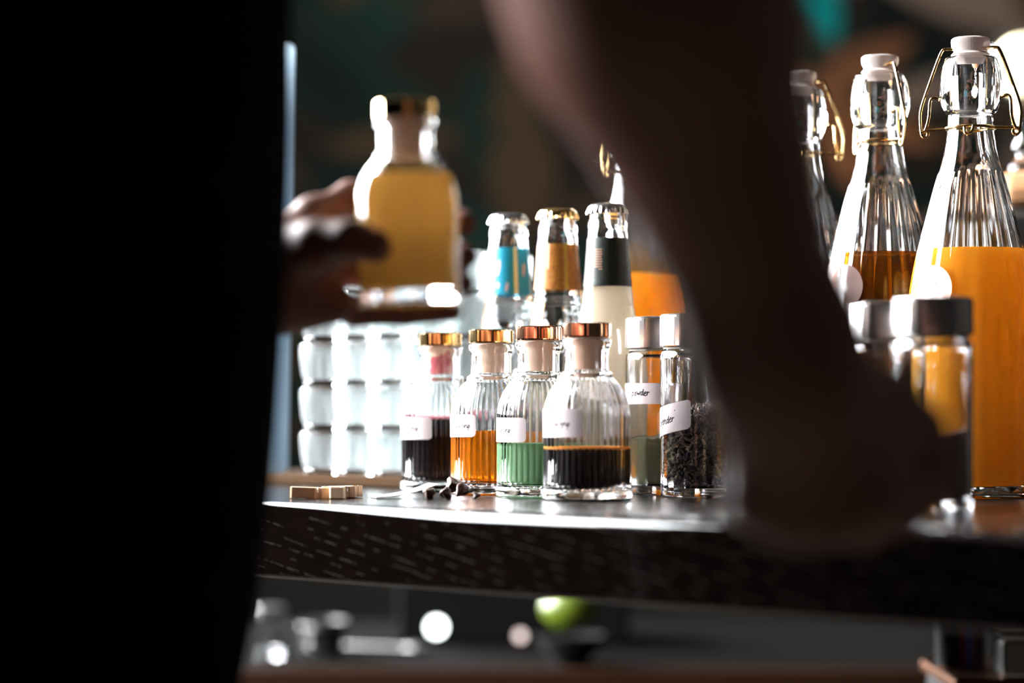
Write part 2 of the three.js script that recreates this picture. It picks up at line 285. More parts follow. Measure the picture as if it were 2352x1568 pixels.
syrupBottle({ px: 1348, d: 1.631, level: 0.0352, fluid: cola, edge: cloudy(0.8, 0.36, 0.1, 0.6), cap: copper, name: 'syrup_bottle', label: 'nearest ribbed glass bottle, a third full of black-brown syrup, copper cap, blurred label', text: 'Cha syrup', textX: 0.53, a0: -104, a1: -6, h0: 0.0425, h1: 0.0615, stopper: phys({ color: 0xffffff, map: colaStopper, roughness: 0.6 }), seed: 3 });
syrupBottle({ px: 1237, d: 1.693, level: 0.038, fluid: cloudy(0.26, 0.42, 0.25, 0.55), cap: copper, name: 'syrup_bottle', label: 'ribbed glass bottle with milky green syrup and a copper cap', text: 'kiwi syrup', textX: 0.45, a0: -112, a1: -17, h0: 0.0385, h1: 0.0555, seed: 4 });
syrupBottle({ px: 1128, d: 1.759, level: 0.0462, fluid: amber, cap: gold, name: 'syrup_bottle', label: 'ribbed glass bottle with clear amber syrup and a gold cap', text: 'treacle syrup', textX: 0.52, a0: -116, a1: -22, h0: 0.0415, h1: 0.0578, seed: 5 });
syrupBottle({ px: 1011, d: 1.83, level: 0.0548, fluid: berry, edge: cloudy(0.8, 0.38, 0.42, 0.6), cap: gold, name: 'syrup_bottle', label: 'farthest ribbed bottle, filled with near-black berry syrup, red stain on its stopper, gold cap', text: 'cherry syrup', textX: 0.42, a0: -118, a1: -12, h0: 0.039, h1: 0.0555, stopper: phys({ color: 0xffffff, map: inkedStopper, roughness: 0.6 }), seed: 6 });

// ------------------------------------------------------------------ the bottle held in the hand: smooth walls, same cap
const HELD = at(941, 705, 1.329);
{
  const t = thing('held_bottle', 'smooth round-shouldered bottle of cloudy yellow juice with a gold cap, held up in a hand', 'bottle', HELD, 0);
  t.rotation.z = 0.022;
  const K = 0.0283 / 0.0292;
  const out = [[0, 0.0006], [0.0235, 0.0006], [0.0262, 0], [0.0274, 0.0012], [0.0276, 0.003], [0.0276, 0.006], [0.0277, 0.05], [0.0275, 0.058], [0.0267, 0.0642], [0.025, 0.0702], [0.0225, 0.0752], [0.0195, 0.0788], [0.0172, 0.081], [0.017, 0.0824], [0.0165, 0.0838], [0.0148, 0.0848], [0.0143, 0.0862], [0.0142, 0.094], [0.0147, 0.0972], [0.0158, 0.0988], [0.0162, 0.1004], [0.016, 0.102], [0.0152, 0.1028], [0.0138, 0.1028]];
  const inn = [[0.0124, 0.102], [0.012, 0.098], [0.0119, 0.088], [0.0124, 0.083], [0.0158, 0.0795], [0.02, 0.0742], [0.0229, 0.0688], [0.0246, 0.063], [0.0252, 0.0565], [0.0252, 0.015], [0.0244, 0.0115], [0.022, 0.0105], [0, 0.0105]];
  part('glass_body', welded(lathe([...out, ...inn], 96)), glass, t);
  const R2 = (h) => h < 0.0565 ? 0.0257 : h < 0.063 ? 0.0257 - (h - 0.0565) * 0.09 : h < 0.0688 ? 0.0251 - (h - 0.063) * 0.29 : 0.0234 - (h - 0.0688) * 0.53;
  part('juice', fluidGeo(0.0725, 0.0103, R2), cloudy(1.0, 0.69, 0.29, 0.9), t);
  part('stopper', stopperGeo.clone().translate(0, -0.0062, 0), stopperStuff, t);
  part('cap', capGeo.clone().translate(0, -0.0062, 0), gold, t);
}

// ------------------------------------------------------------------ spice jars
const jarGlass = welded(lathe([[0, 0.0005], [0.0205, 0.0005], [0.0222, 0], [0.0234, 0.0012], [0.0237, 0.003], [0.0237, 0.098], [0.0232, 0.1012], [0.0215, 0.1026], [0.0205, 0.1035], [0.0204, 0.112], [0.0188, 0.112], [0.0187, 0.1025], [0.0208, 0.1], [0.0219, 0.097], [0.0221, 0.009], [0.0213, 0.007], [0.019, 0.0062], [0, 0.0062]], 96));
const jarLid = turned([[0.0215, 0.1052], [0.0236, 0.1052], [0.024, 0.1058], [0.0241, 0.107], [0.0241, 0.125], [0.0238, 0.127], [0.0228, 0.1279], [0.021, 0.1282], [0, 0.1282]], 96, 0.5);
const lidSteel = std(lin(0.55, 0.52, 0.51), 0.24, 1);
function spiceJar(px, d, label) {
  const p = at(px, 950, d); p.y = 1.0;
  const t = thing('spice_jar', label, 'jar', p, Math.atan2(p.x, p.z) + Math.PI);
  part('glass_body', jarGlass, glass, t); part('lid', jarLid, lidSteel, t);
  part('neck_seal', turned([[0.0205, 0.1036], [0.0216, 0.1036], [0.0216, 0.1051], [0.0205, 0.1051]], 64), std(lin(0.12, 0.1, 0.06), 0.5), t);
  return t;
}
{
  const jar = spiceJar(1594, 1.70, 'spice jar of dried grey-purple buds with a tilted handwritten label');
  // buds: every one a small spindle, heaped in the glass
  const bud = welded(lathe([[0, -0.0027], [0.0005, -0.0022], [0.0009, -0.001], [0.001, 0.0002], [0.0008, 0.0014], [0.0004, 0.0023], [0, 0.0027]], 6));
  const R = rng(41), n = 2300, im = new THREE.InstancedMesh(bud, std(0xffffff, 0.9), n), o = new THREE.Object3D(), col = new THREE.Color();
  for (let k = 0; k < n; k++) {
    const a = R() * 6.283, rim = k % 3 !== 0, q = rim ? 0.0185 + R() * 0.0024 : Math.sqrt(R()) * 0.0205, x = q * Math.sin(a), z = q * Math.cos(a), top = 0.0625 + x * 0.35 - 0.006 * (q / 0.02) ** 2;
    o.position.set(x, rim && k % 2 ? 0.008 + R() * (top - 0.008) : 0.008 + (1 - R() ** 2 * 0.9) * (top - 0.008), z);
    o.rotation.set(R() * 6.3, R() * 6.3, R() * 6.3); o.scale.setScalar(0.8 + R() * 0.4); o.updateMatrix(); im.setMatrixAt(k, o.matrix);
    const w = R(); col.setRGB(...(w < 0.35 ? [0.12, 0.1, 0.1] : w < 0.6 ? [0.2, 0.15, 0.12] : w < 0.8 ? [0.09, 0.075, 0.1] : [0.3, 0.22, 0.17])); im.setColorAt(k, col);
  }
  im.name = 'dried_buds'; im.userData.kind = 'stuff'; jar.add(im);
  part('bud_heap', fluidGeo(0.05, 0.0075, () => 0.0175, 24), std(lin(0.05, 0.042, 0.04), 1), jar);
  part('paper_label', wrapped(0.0239, -116 * deg, -5.5 * deg, 0.0435, 0.0638, 0.0022, 0.2), paper(canvasTexture(640, 283, (c) => { c.fillStyle = '#fffdfb'; c.fillRect(0, 0, 640, 283); write(c, 'lavender', 186, 185, 47, 10, '#0c0a12', 8); c.fillStyle = '#5a4034'; c.beginPath(); c.arc(0.74 * 640, 75, 6, 0, 7); c.fill(); })), jar);
}
{
  const jar = spiceJar(1512, 1.754, 'spice jar with olive green powder heaped to one side, behind the bud jar');
  const g = fluidGeo(0.043, 0.0065, () => 0.0217, 64), q = g.attributes.position;
  for (let i = 0; i < q.count; i++) if (q.getY(i) > 0.03) q.setY(i, q.getY(i) + (q.getY(i) - 0.03) / 0.013 * (q.getX(i) * 0.16 + 0.0012 * Math.sin(q.getX(i) * 420 + q.getZ(i) * 300) - q.getZ(i) * 0.05));
  part('powder', toCreasedNormals(g, 0.6), std(lin(0.1, 0.092, 0.045), 1), jar);
  part('paper_label', wrapped(0.0239, -100 * deg, 42 * deg, 0.0652, 0.0802, 0.0012, 0), paper(note('powder', 880, 222, 46, 290, 135, 12)), jar);
}
{
  const jar = spiceJar(2143, 1.455, 'nearest spice jar, steel lid, in front of the orange juice bottle at the right');
  const jar2 = spiceJar(2036, 1.525, 'spice jar half hidden by the forearm, lid before the brown spirit bottle');
  for (const [j, h, c] of [[jar, 0.044, lin(0.16, 0.07, 0.05)], [jar2, 0.042, lin(0.2, 0.14, 0.08)]]) {
    const g = fluidGeo(h, 0.0065, () => 0.0217, 64), q = g.attributes.position;
    for (let i = 0; i < q.count; i++) if (q.getY(i) > 0.03) q.setY(i, q.getY(i) + (q.getY(i) - 0.03) / (h - 0.03) * (q.getX(i) * 0.3));
    part('ground_spice', toCreasedNormals(g, 0.6), std(c, 1), j);
  }
}

// ------------------------------------------------------------------ swing-top bottles
const FL = 24, flShape = (f) => Math.abs(Math.cos(f * FL / 2)) - 0.6;
const swingGlass = (() => {
  const o = [[0, 0.004, 0], [0.03, 0.001, 0], [0.038, 0, 0], [0.042, 0.0015, 0], [0.0438, 0.005, 0]];
  for (let k = 0; k <= 9; k++) o.push([0.0436, 0.008 + k * 0.0125, 0.0009]);
  for (const [r, h, a] of [[0.0432, 0.134, 0.0009], [0.0421, 0.1455, 0.0009], [0.0405, 0.1555, 0.0009], [0.0385, 0.1655, 0.0009], [0.0362, 0.1755, 0.0009], [0.0337, 0.1855, 0.0009], [0.031, 0.196, 0.0009], [0.0283, 0.2065, 0.0009], [0.0258, 0.216, 0.0009], [0.024, 0.2225, 0.0008], [0.0229, 0.2265, 0.0005], [0.0222, 0.2285, 0], [0.021, 0.232, 0], [0.0192, 0.2385, 0], [0.0177, 0.246, 0], [0.0166, 0.2545, 0], [0.0158, 0.263, 0], [0.0155, 0.2675, 0], [0.0158, 0.2688, 0], [0.0176, 0.2694, 0], [0.0184, 0.2704, 0], [0.0195, 0.2735, 0], [0.0209, 0.2785, 0], [0.0217, 0.284, 0], [0.0218, 0.289, 0], [0.0212, 0.2955, 0], [0.02, 0.302, 0], [0.0184, 0.3068, 0], [0.0172, 0.3082, 0], [0.0155, 0.3086, 0], [0.0124, 0.3078, 0]]) o.push([r, h, a]);
  for (const [r, h] of [[0.0112, 0.306], [0.0112, 0.27], [0.0122, 0.255], [0.0142, 0.244], [0.0172, 0.232], [0.0205, 0.221], [0.0258, 0.203], [0.0308, 0.1845], [0.0352, 0.1665], [0.0383, 0.1485], [0.0399, 0.134], [0.0404, 0.118], [0.0404, 0.014], [0.0388, 0.009], [0.034, 0.0075], [0, 0.0085]]) o.push([r, h, 0]);
  return welded(fluted(o, 288, flShape));
})();
const swingR = (h) => { const T = [[0, 0.0406], [0.118, 0.0406], [0.134, 0.0401], [0.1485, 0.0385], [0.1665, 0.0354], [0.1845, 0.031], [0.203, 0.026], [0.221, 0.0207]]; for (let i = 1; i < T.length; i++) if (h <= T[i][0]) return T[i - 1][1] + (T[i][1] - T[i - 1][1]) * (h - T[i - 1][0]) / (T[i][0] - T[i - 1][0]); return 0.02; };
const swingStopper = turned([[0, 0.3015], [0.0085, 0.3015], [0.0104, 0.304], [0.0108, 0.306], [0.0118, 0.3075], [0.0128, 0.3095], [0.0129, 0.311], [0.0117, 0.3122], [0.0118, 0.3135], [0.0133, 0.3165], [0.0136, 0.3195], [0.0134, 0.3212], [0.0122, 0.3222], [0, 0.3222]], 48, 0.6);
const gasket = turned([[0.0104, 0.3052], [0.0116, 0.3072], [0.0132, 0.3092], [0.0136, 0.3104], [0.0122, 0.3118], [0.0104, 0.3118]], 48);
const bailGeo = (() => {
  const w = 0.0012, list = [];
  for (const s of [-1, 1]) {
    list.push(tube([V(s * 0.008, 0.3145, 0), V(s * 0.0165, 0.315, 0), V(s * 0.0205, 0.3125, 0), V(s * 0.029, 0.29, 0), V(s * 0.0345, 0.273, 0), V(s * 0.0347, 0.262, 0.0006), V(s * 0.0335, 0.2545, 0.0012), V(s * 0.0305, 0.2535, 0.0012), V(s * 0.0295, 0.2565, 0.001), V(s * 0.0318, 0.2582, 0.0006)], w, 60, 8));
  }
  return merge(list);
})();
const leverGeo = (() => {
  const w = 0.0012, list = [];
  for (const s of [-1, 1]) list.push(tube([V(s * 0.0205, 0.2795, 0.002), V(s * 0.0252, 0.281, 0.002), V(s * 0.0278, 0.2785, 0.002), V(s * 0.0288, 0.267, 0.0022), V(s * 0.0312, 0.2585, 0.0022), V(s * 0.0335, 0.257, 0.002)], w, 40, 8), ball(V(s * 0.0205, 0.2795, 0.002), 0.0018));
  return merge(list);
})();
const collarGeo = (() => {
  const pts = []; for (let k = 0; k <= 28; k++) { const a = k / 28 * Math.PI * 2; pts.push(V(Math.sin(a) * 0.0172, 0.2588, Math.cos(a) * 0.0172)); }
  return merge([tube(pts, 0.0011, 80, 8), tube([V(0.0165, 0.2588, 0.003), V(0.026, 0.2585, 0.0015), V(0.0352, 0.258, 0.0006)], 0.0011, 14, 8), tube([V(-0.0165, 0.2588, 0.003), V(-0.026, 0.2585, 0.0015), V(-0.0352, 0.258, 0.0006)], 0.0011, 14, 8), tube([V(0.004, 0.2588, 0.0172), V(0.003, 0.2545, 0.019), V(-0.001, 0.2535, 0.019), V(-0.002, 0.258, 0.018)], 0.0011, 16, 8)]);
})();
function swingBottle(px, d, turn, label, level, fluid, sticker) {
  const p = at(px, 950, d); p.y = 1.0;
  const face = Math.atan2(p.x, p.z) + Math.PI;
  const t = thing('swing_top_bottle', label, 'bottle', p, face);
  part('glass_body', swingGlass, glass, t);
  const st = part('stopper', swingStopper, porcelain, t); part('gasket', gasket, phys({ color: lin(0.8, 0.68, 0.62), roughness: 0.5, transmission: 0.3, thickness: 0 }), t);
  for (const [n, g] of [['wire_bail', bailGeo], ['lever', leverGeo], ['wire_collar', collarGeo]]) part(n, g, brass, t).rotation.y = turn;
  if (fluid) part('drink', fluidGeo(level, 0.0083, swingFluid, 96), fluid, t);
  if (sticker) {
    const disc = new THREE.CircleGeometry(0.0165, 40), q = disc.attributes.position, R0 = 0.0447;
    for (let i = 0; i < q.count; i++) { const a = sticker.a * deg + q.getX(i) / R0, y = sticker.h + q.getY(i), R = (y > 0.134 ? Math.max(swingR(y) + 0.0042, 0.03) : R0); q.setXYZ(i, R * Math.sin(a), y, R * Math.cos(a)); }
    disc.computeVertexNormals();
    part('round_sticker', disc, sticker.m, t);
  }
  return t;
}
const swingFluid = (h) => { let a = 0; for (let k = -4; k <= 4; k++) a += swingR(Math.max(0, h + k * 0.0022)); return a / 9 + 0.0007; };
const orangeJuice = cloudy(1.0, 0.52, 0.06, 0.7);
const stickerM = phys({ color: 0xffffff, map: canvasTexture(256, 256, (c) => { c.fillStyle = '#c9a49b'; c.fillRect(0, 0, 256, 256); write(c, 'Orange', 24, 120, 27, 6, '#4a3438', 31); }), roughness: 0.2, transmission: 0.2, thickness: 0 });
const stickerClear = phys({ color: lin(0.3, 0.2, 0.18), roughness: 0.12, transmission: 0.5, thickness: 0 });
swingBottle(2229, 1.70, -0.12, 'swing-top bottle of bright orange juice at the right edge, round pink sticker on it', 0.1735, orangeJuice, { a: -38, h: 0.1445, m: stickerM });
swingBottle(2021, 1.786, -1.02, 'swing-top bottle of brown spirit, brass bail turned to the front', 0.1765, whisky, { a: -38, h: 0.15, m: stickerClear });
swingBottle(1834, 1.871, -0.1, 'swing-top bottle whose white stopper and brass wire peek out behind the forearm', 0.14, whisky);
swingBottle(1462, 2.0, 0.7, 'orange juice bottle farther back, between the dark-label drink bottle and the spice jars', 0.173, orangeJuice);

// ------------------------------------------------------------------ small drink bottles with crown caps
const crownGeo = (() => {
  const shape = (f) => Math.cos(f * 21), rows = [[0, 0.2148, 0], [0.009, 0.2147, 0], [0.0125, 0.214, 0], [0.0141, 0.2125, 0], [0.0148, 0.2108, 0.0002], [0.0154, 0.2085, 0.0006], [0.0157, 0.2068, 0.0008], [0.0153, 0.2066, 0.0008], [0.0145, 0.209, 0.0003], [0, 0.209, 0]];
  return welded(fluted(rows.reverse(), 168, shape));
})();
const drinkR = (h) => { const T = [[0, 0.0285], [0.085, 0.0285], [0.098, 0.0275], [0.112, 0.025], [0.124, 0.0222], [0.14, 0.0192], [0.16, 0.0172], [0.178, 0.0158], [0.19, 0.0149], [0.2, 0.0139], [0.21, 0.0135]]; for (let i = 1; i < T.length; i++) if (h <= T[i][0]) return T[i - 1][1] + (T[i][1] - T[i - 1][1]) * (h - T[i - 1][0]) / (T[i][0] - T[i - 1][0]); return 0.0135; };
const drinkGlass = (() => {
  const o = [[0, 0.003], [0.02, 0.001], [0.0255, 0], [0.0278, 0.002], [0.0285, 0.006]];
  for (const h of [0.03, 0.06, 0.085, 0.092, 0.098, 0.105, 0.112, 0.118, 0.124, 0.132, 0.14, 0.15, 0.16, 0.17, 0.178, 0.185, 0.19, 0.194]) o.push([drinkR(h), h]);
  o.push([0.0143, 0.196], [0.0148, 0.1975], [0.0148, 0.2005], [0.0141, 0.202], [0.0137, 0.2035], [0.0138, 0.208], [0.0125, 0.2088], [0.0098, 0.2085], [0.0096, 0.2]);
  for (const h of [0.19, 0.178, 0.16, 0.14, 0.124, 0.112, 0.098, 0.085, 0.05]) o.push([drinkR(h) - 0.0028, h]);
  o.push([0.0257, 0.01], [0.024, 0.0068], [0, 0.0065]);
  return welded(lathe(o, 72));
})();
const reliefGeo = (() => {  // raised sprigs pressed into the shoulder of the glass
  const R = rng(51), list = [];
  for (let k = 0; k < 46; k++) {
    const a = R() * 6.283, h = 0.092 + R() * 0.044, r = drinkR(h), g = new THREE.SphereGeometry(1, 8, 6);
    g.scale(0.0013 + R() * 0.0006, 0.0032 + R() * 0.0016, 0.0011); g.rotateZ((R() - 0.5) * 1.8); g.rotateX(-0.32); g.translate(0, h, r); g.rotateY(a); list.push(g);
  }
  return merge(list);
})();
const neckMap = (kind) => canvasTexture(1024, 256, (c, w, h) => {
  const R = rng(60 + kind), base = ['#0798b8', '#b2701f', '#121a14'][kind]; c.fillStyle = base; c.fillRect(0, 0, w, h);
  if (kind === 0) { c.fillStyle = '#0786a6'; for (let k = 0; k < 300; k++) c.fillRect(R() * w, R() * h, 10, 5); c.fillStyle = '#f0dfa0'; for (const x of [100, 555, 760]) { c.fillRect(x, 0, 26, h); } c.fillStyle = '#3cae94'; for (const x of [91, 546, 751]) c.fillRect(x, 0, 9, h); c.fillStyle = '#e2b4a8'; for (const [x, y, a, b] of [[430, 110, 16, 46], [432, 205, 14, 16], [500, 215, 10, 28], [640, 120, 14, 40]]) { c.beginPath(); c.ellipse(x, y, a, b, 0.2, 0, 7); c.fill(); } }
  if (kind === 1) { for (let k = 0; k < 900; k++) { c.fillStyle = ['#8c4c14', '#c68a36', '#a55f1c'][k % 3]; c.globalAlpha = 0.5; c.beginPath(); c.arc(R() * w, R() * h, 3 + R() * 7, 0, 7); c.fill(); } c.globalAlpha = 1; c.fillStyle = '#c9a028'; for (const x of [110, 560, 800]) c.fillRect(x, 0, 30, h); c.fillStyle = '#e8c7a4'; for (const x of [425, 690]) c.fillRect(x, 0, 18, h * 0.55); }
  if (kind === 2) { for (let k = 0; k < 500; k++) { c.fillStyle = ['#1e2a1d', '#0a0e0b', '#3b3a30', '#24352a'][k % 4]; c.globalAlpha = 0.6; c.beginPath(); c.ellipse(R() * w, R() * h, 4 + R() * 14, 2 + R() * 6, R() * 3, 0, 7); c.fill(); } c.globalAlpha = 1; c.fillStyle = '#c48e6a'; for (let x = 410; x < 470; x += 15) for (let y = 60; y < 165; y += 13) c.fillRect(x + (y % 3) * 3, y, 9, 6); c.fillStyle = '#070a07'; c.beginPath(); c.arc(428, 190, 30, 0, 7); c.fill(); c.strokeStyle = '#070a07'; c.lineWidth = 14; c.beginPath(); c.moveTo(430, 250); c.quadraticCurveTo(540, 230, 620, 130); c.stroke(); }
});
function drinkBottle(px, d, kind, cap, label, h0, h1, drink) {
  const p = at(px, 950, d); p.y = 1.0;
  const t = thing('drink_bottle', label, 'bottle', p, Math.atan2(p.x, p.z) + Math.PI);
  part('glass_body', drinkGlass, glass, t); part('crown_cap', crownGeo, cap, t);
  const dens = 0.0, Rof = (y) => drinkR(y) + 0.0003;
  part('neck_label', wrapped(0.0175, -Math.PI, Math.PI, h0, h1, 0, dens, 64, 10, Rof), phys({ map: neckMap(kind), color: 0xffffff, roughness: 0.45, transmission: kind === 2 ? 0.08 : 0.3, thickness: 0 }), t);
  if (drink) part('drink', fluidGeo(h0 + 0.012, 0.0066, (y) => drinkR(y) - 0.0026, 48), drink, t);
  else { part('drink', fluidGeo(h0 - 0.004, 0.0066, (y) => drinkR(y) - 0.0026, 48), clearFluid(0.99, 0.99, 0.985, 0.1), t); part('pressed_sprigs', reliefGeo, glass, t); }
  return t;
}
drinkBottle(1168, 1.89, 0, tin, 'small drink bottle with a turquoise neck label and silver crown cap', 0.1505, 0.187, null);
drinkBottle(1281, 1.845, 1, gold, 'small drink bottle with a golden brown neck label and gold crown cap', 0.1525, 0.187, null);
drinkBottle(1396, 1.80, 2, tin, 'small bottle of pale cloudy drink, near-black neck label, beside the forearm', 0.1525, 0.1885, cloudy(0.96, 0.86, 0.71, 0.7));

// ------------------------------------------------------------------ tray with stacked little glasses, tall vase
const TC = V(-0.07, 1.0, -1.886);   // right front corner of the tray
{
  const t = thing('wooden_tray', 'thin brown wooden tray under the stacked little glasses', 'tray', TC, TURN);
  part('tray_board', rbox(0.36, 0.006, 0.3, 0.002, -0.18, 0.003, -0.15), phys({ color: lin(0.025, 0.014, 0.008), roughness: 0.9, specularIntensity: 0.03 }), t);
  part('tray_rim', merge([rbox(0.36, 0.009, 0.006, 0.002, -0.18, 0.0045, 0.001), rbox(0.006, 0.009, 0.3, 0.002, -0.001, 0.0045, -0.15)]), phys({ color: lin(0.04, 0.022, 0.012), roughness: 0.9, specularIntensity: 0.03 }), t);
  // a little cut glass: waisted wall with twelve facets, thick base, rounded rim
  const wall = (() => { const g = fluted([[0.0172, 0.007, 0.0006], [0.0186, 0.012, 0.0009], [0.0196, 0.02, 0.0009], [0.0202, 0.028, 0.0007], [0.0203, 0.035, 0]], 48, (f) => Math.abs(Math.cos(f * 6)) - 0.5); return welded(g, 0.3); })();
  const base = welded(lathe([[0, 0.0003], [0.0145, 0.0003], [0.0163, 0.0006], [0.0172, 0.0024], [0.0172, 0.006], [0.0163, 0.0078], [0.0118, 0.0084], [0, 0.0088]], 32));
  const rim = new THREE.TorusGeometry(0.02, 0.0011, 8, 40).rotateX(Math.PI / 2).translate(0, 0.0356, 0);
  const lab = 'little cut glass tumbler in the stacks on the wooden tray, glaring white against the window';
  const proto = thing('shot_glass', lab, 'glass', [0, 0, 0], 0, 'little glasses stacked on the tray');
  part('wall', wall, thinGlass, proto); part('base', base, glass, proto); part('rim', rim, glass, proto);
  const R = rng(71); let first = true;
  for (let row = 0; row < 3; row++) for (let col = 0; col < 4; col++) for (let k = 0; k < 5; k++) {
    const g = first ? proto : copy(proto, null, 'shot_glass'); first = false;
    g.userData.label = `little cut glass tumbler, ${['lowest', 'second from the bottom', 'middle one', 'second from the top', 'topmost'][k]} in the ${['rightmost', 'second from right', 'second from left', 'leftmost'][col]} ${['front', 'middle', 'back'][row]}-row stack`;
    const u = -0.024 - col * 0.0425 + (R() - 0.5) * 0.001, v = 0.03 + row * 0.0435 + (R() - 0.5) * 0.001, c = Math.SQRT1_2;
    g.position.set(TC.x + (u + v) * c, 1.0061 + k * 0.0366, TC.z + (u - v) * c); g.rotation.y = R() * 6.28;
  }
}
{
  const t = thing('vase', 'tall pale blue frosted glass vase standing at the left behind the hand', 'vase', [-0.226, 1.0061, -2.1], 0);
  part('glass_wall', welded(lathe([[0, 0.001], [0.026, 0.001], [0.0305, 0.003], [0.032, 0.008], [0.033, 0.1], [0.035, 0.24], [0.0362, 0.34], [0.0368, 0.368], [0.0362, 0.371], [0.0345, 0.368], [0.033, 0.24], [0.0312, 0.1], [0.03, 0.012], [0, 0.01]], 64)), phys({ color: lin(0.55, 0.62, 0.67), roughness: 0.72, transmission: 0.62, thickness: 0 }), t);
}

// ------------------------------------------------------------------ little things at the front edge of the counter
{
  const wood = std(lin(0.5, 0.3, 0.17), 0.7), pale = std(lin(0.6, 0.43, 0.28), 0.7);
  const sh = new THREE.Shape(); sh.moveTo(0, 0); sh.lineTo(0.0295, 0.0006); sh.lineTo(0.03, 0.0022); sh.lineTo(0.0215, 0.0036); sh.quadraticCurveTo(0.019, 0.0022, 0.0165, 0.0036); sh.lineTo(0.001, 0.0041); sh.lineTo(0, 0.0034);
  const prong = new THREE.ExtrudeGeometry(sh, { depth: 0.0072, bevelEnabled: true, bevelSize: 0.0003, bevelThickness: 0.0003, bevelSegments: 1 });
  const spring = merge([new THREE.TorusGeometry(0.0014, 0.0004, 6, 16).translate(0.019, 0, 0.002), new THREE.TorusGeometry(0.0014, 0.0004, 6, 16).translate(0.019, 0, 0.0036), new THREE.TorusGeometry(0.0014, 0.0004, 6, 16).translate(0.019, 0, 0.0052), tube([V(0.019, 0.0014, 0.0018), V(0.0185, 0.0046, 0.0006), V(0.0184, 0.005, 0.0034)], 0.0004, 10, 5), tube([V(0.019, -0.0014, 0.0056), V(0.0185, -0.0046, 0.007), V(0.0184, -0.005, 0.004)], 0.0004, 10, 5)]);
  const labels = ['leftmost tiny wooden peg, lying on its side lengthways at the counter edge', 'second tiny wooden peg from the left, end grain towards the viewer', 'middle tiny peg of the heap, paler wood', 'tiny wooden peg leaning up on the others in the heap', 'rightmost tiny wooden peg of the heap'];
  const spots = [[668, 1.655, 0.05, 0], [752, 1.66, 1.25, 0], [772, 1.645, 1.5, 0], [803, 1.664, 2.0, 0], [822, 1.682, 2.3, 0]];
  spots.forEach(([px, d, turn], k) => {
    const p = at(px, 950, d);
    const t = thing('clothes_peg', labels[k], 'peg', [p.x, 1.0006, p.z], turn, 'tiny wooden pegs at the counter edge');
    for (const s of [-1, 1]) { const m = part('prong', prong, k === 2 ? pale : wood, t); m.rotation.x = s > 0 ? -Math.PI / 2 : Math.PI / 2; if (s > 0) m.position.set(0, 0.0003, -0.0003); else m.position.set(0, 0.0075, 0.0003); m.rotation.z = 0; m.rotation.y = s * 0.035; }
    part('spring', spring.clone().rotateX(-Math.PI / 2), tin, t);
  });
  // curling white card with dried pods on its end
  const g = new THREE.BoxGeometry(0.043, 0.0007, 0.03, 16, 1, 1), q = g.attributes.position;
  for (let i = 0; i < q.count; i++) { const u = (q.getX(i) + 0.0215) / 0.043; q.setY(i, q.getY(i) + 0.0085 * u * u); }
  g.computeVertexNormals();
  const pc = at(925, 950, 1.672);
  const card = new THREE.Mesh(g, std(lin(0.85, 0.83, 0.82), 0.6)); card.name = 'card'; card.position.set(pc.x, 1.0012, pc.z); card.rotation.y = 0.25; scene.add(card);
  tag(card, 'small white paper card curling up under the dried pods', 'card');
  const podG = (() => { const b = lathe([[0, -0.0075], [0.0012, -0.0068], [0.0035, -0.0035], [0.0042, 0], [0.0036, 0.0032], [0.0018, 0.0062], [0.0009, 0.0085], [0, 0.0092]], 36), p = b.attributes.position; for (let i = 0; i < p.count; i++) { const a = Math.atan2(p.getX(i), p.getZ(i)), k = 1 + 0.2 * Math.cos(a * 3) + 0.09 * Math.cos(a * 5 + p.getY(i) * 700) + 0.05 * Math.cos(p.getY(i) * 1900 + a); p.setX(i, p.getX(i) * k); p.setZ(i, p.getZ(i) * k); } return welded(b); })();
  const podM = phys({ color: lin(0.045, 0.018, 0.009), roughness: 0.4, specularIntensity: 0.22, clearcoat: 0.08, clearcoatRoughness: 0.2 });
  const podLabels = ['shiny brown dried pod nearest the card, pointing at the viewer', 'brown dried pod in the middle of the little heap', 'brown dried pod lying highest on the heap, glinting white', 'dark dried pod at the right of the heap, pointing right', 'tiny dark dried pod alone beside the amber bottle'];
  const pods = [[986, 1.645, 0.0042, 1.35, 0, 0.2, 1], [1024, 1.642, 0.0042, 1.2, 0.6, 0.3, 1], [1040, 1.668, 0.0088, 1.2, 1.35, 0.2, 1.35], [1060, 1.655, 0.0062, 0.9, 1.2, 1.2, 1.05], [1093, 1.652, 0.0026, 1.5, 1.6, 0.2, 0.6]];
  pods.forEach(([px, d, y, rx, ry, rz, s], k) => {
    const p = at(px, 950, d), m = new THREE.Mesh(podG, podM); m.name = numbered('dried_pod'); m.position.set(p.x, 1.0 + y, p.z); m.rotation.set(rx, ry, rz); m.scale.setScalar(s * 0.95); scene.add(m);
    tag(m, podLabels[k], 'pod', 'dried pods on the counter');
  });
}

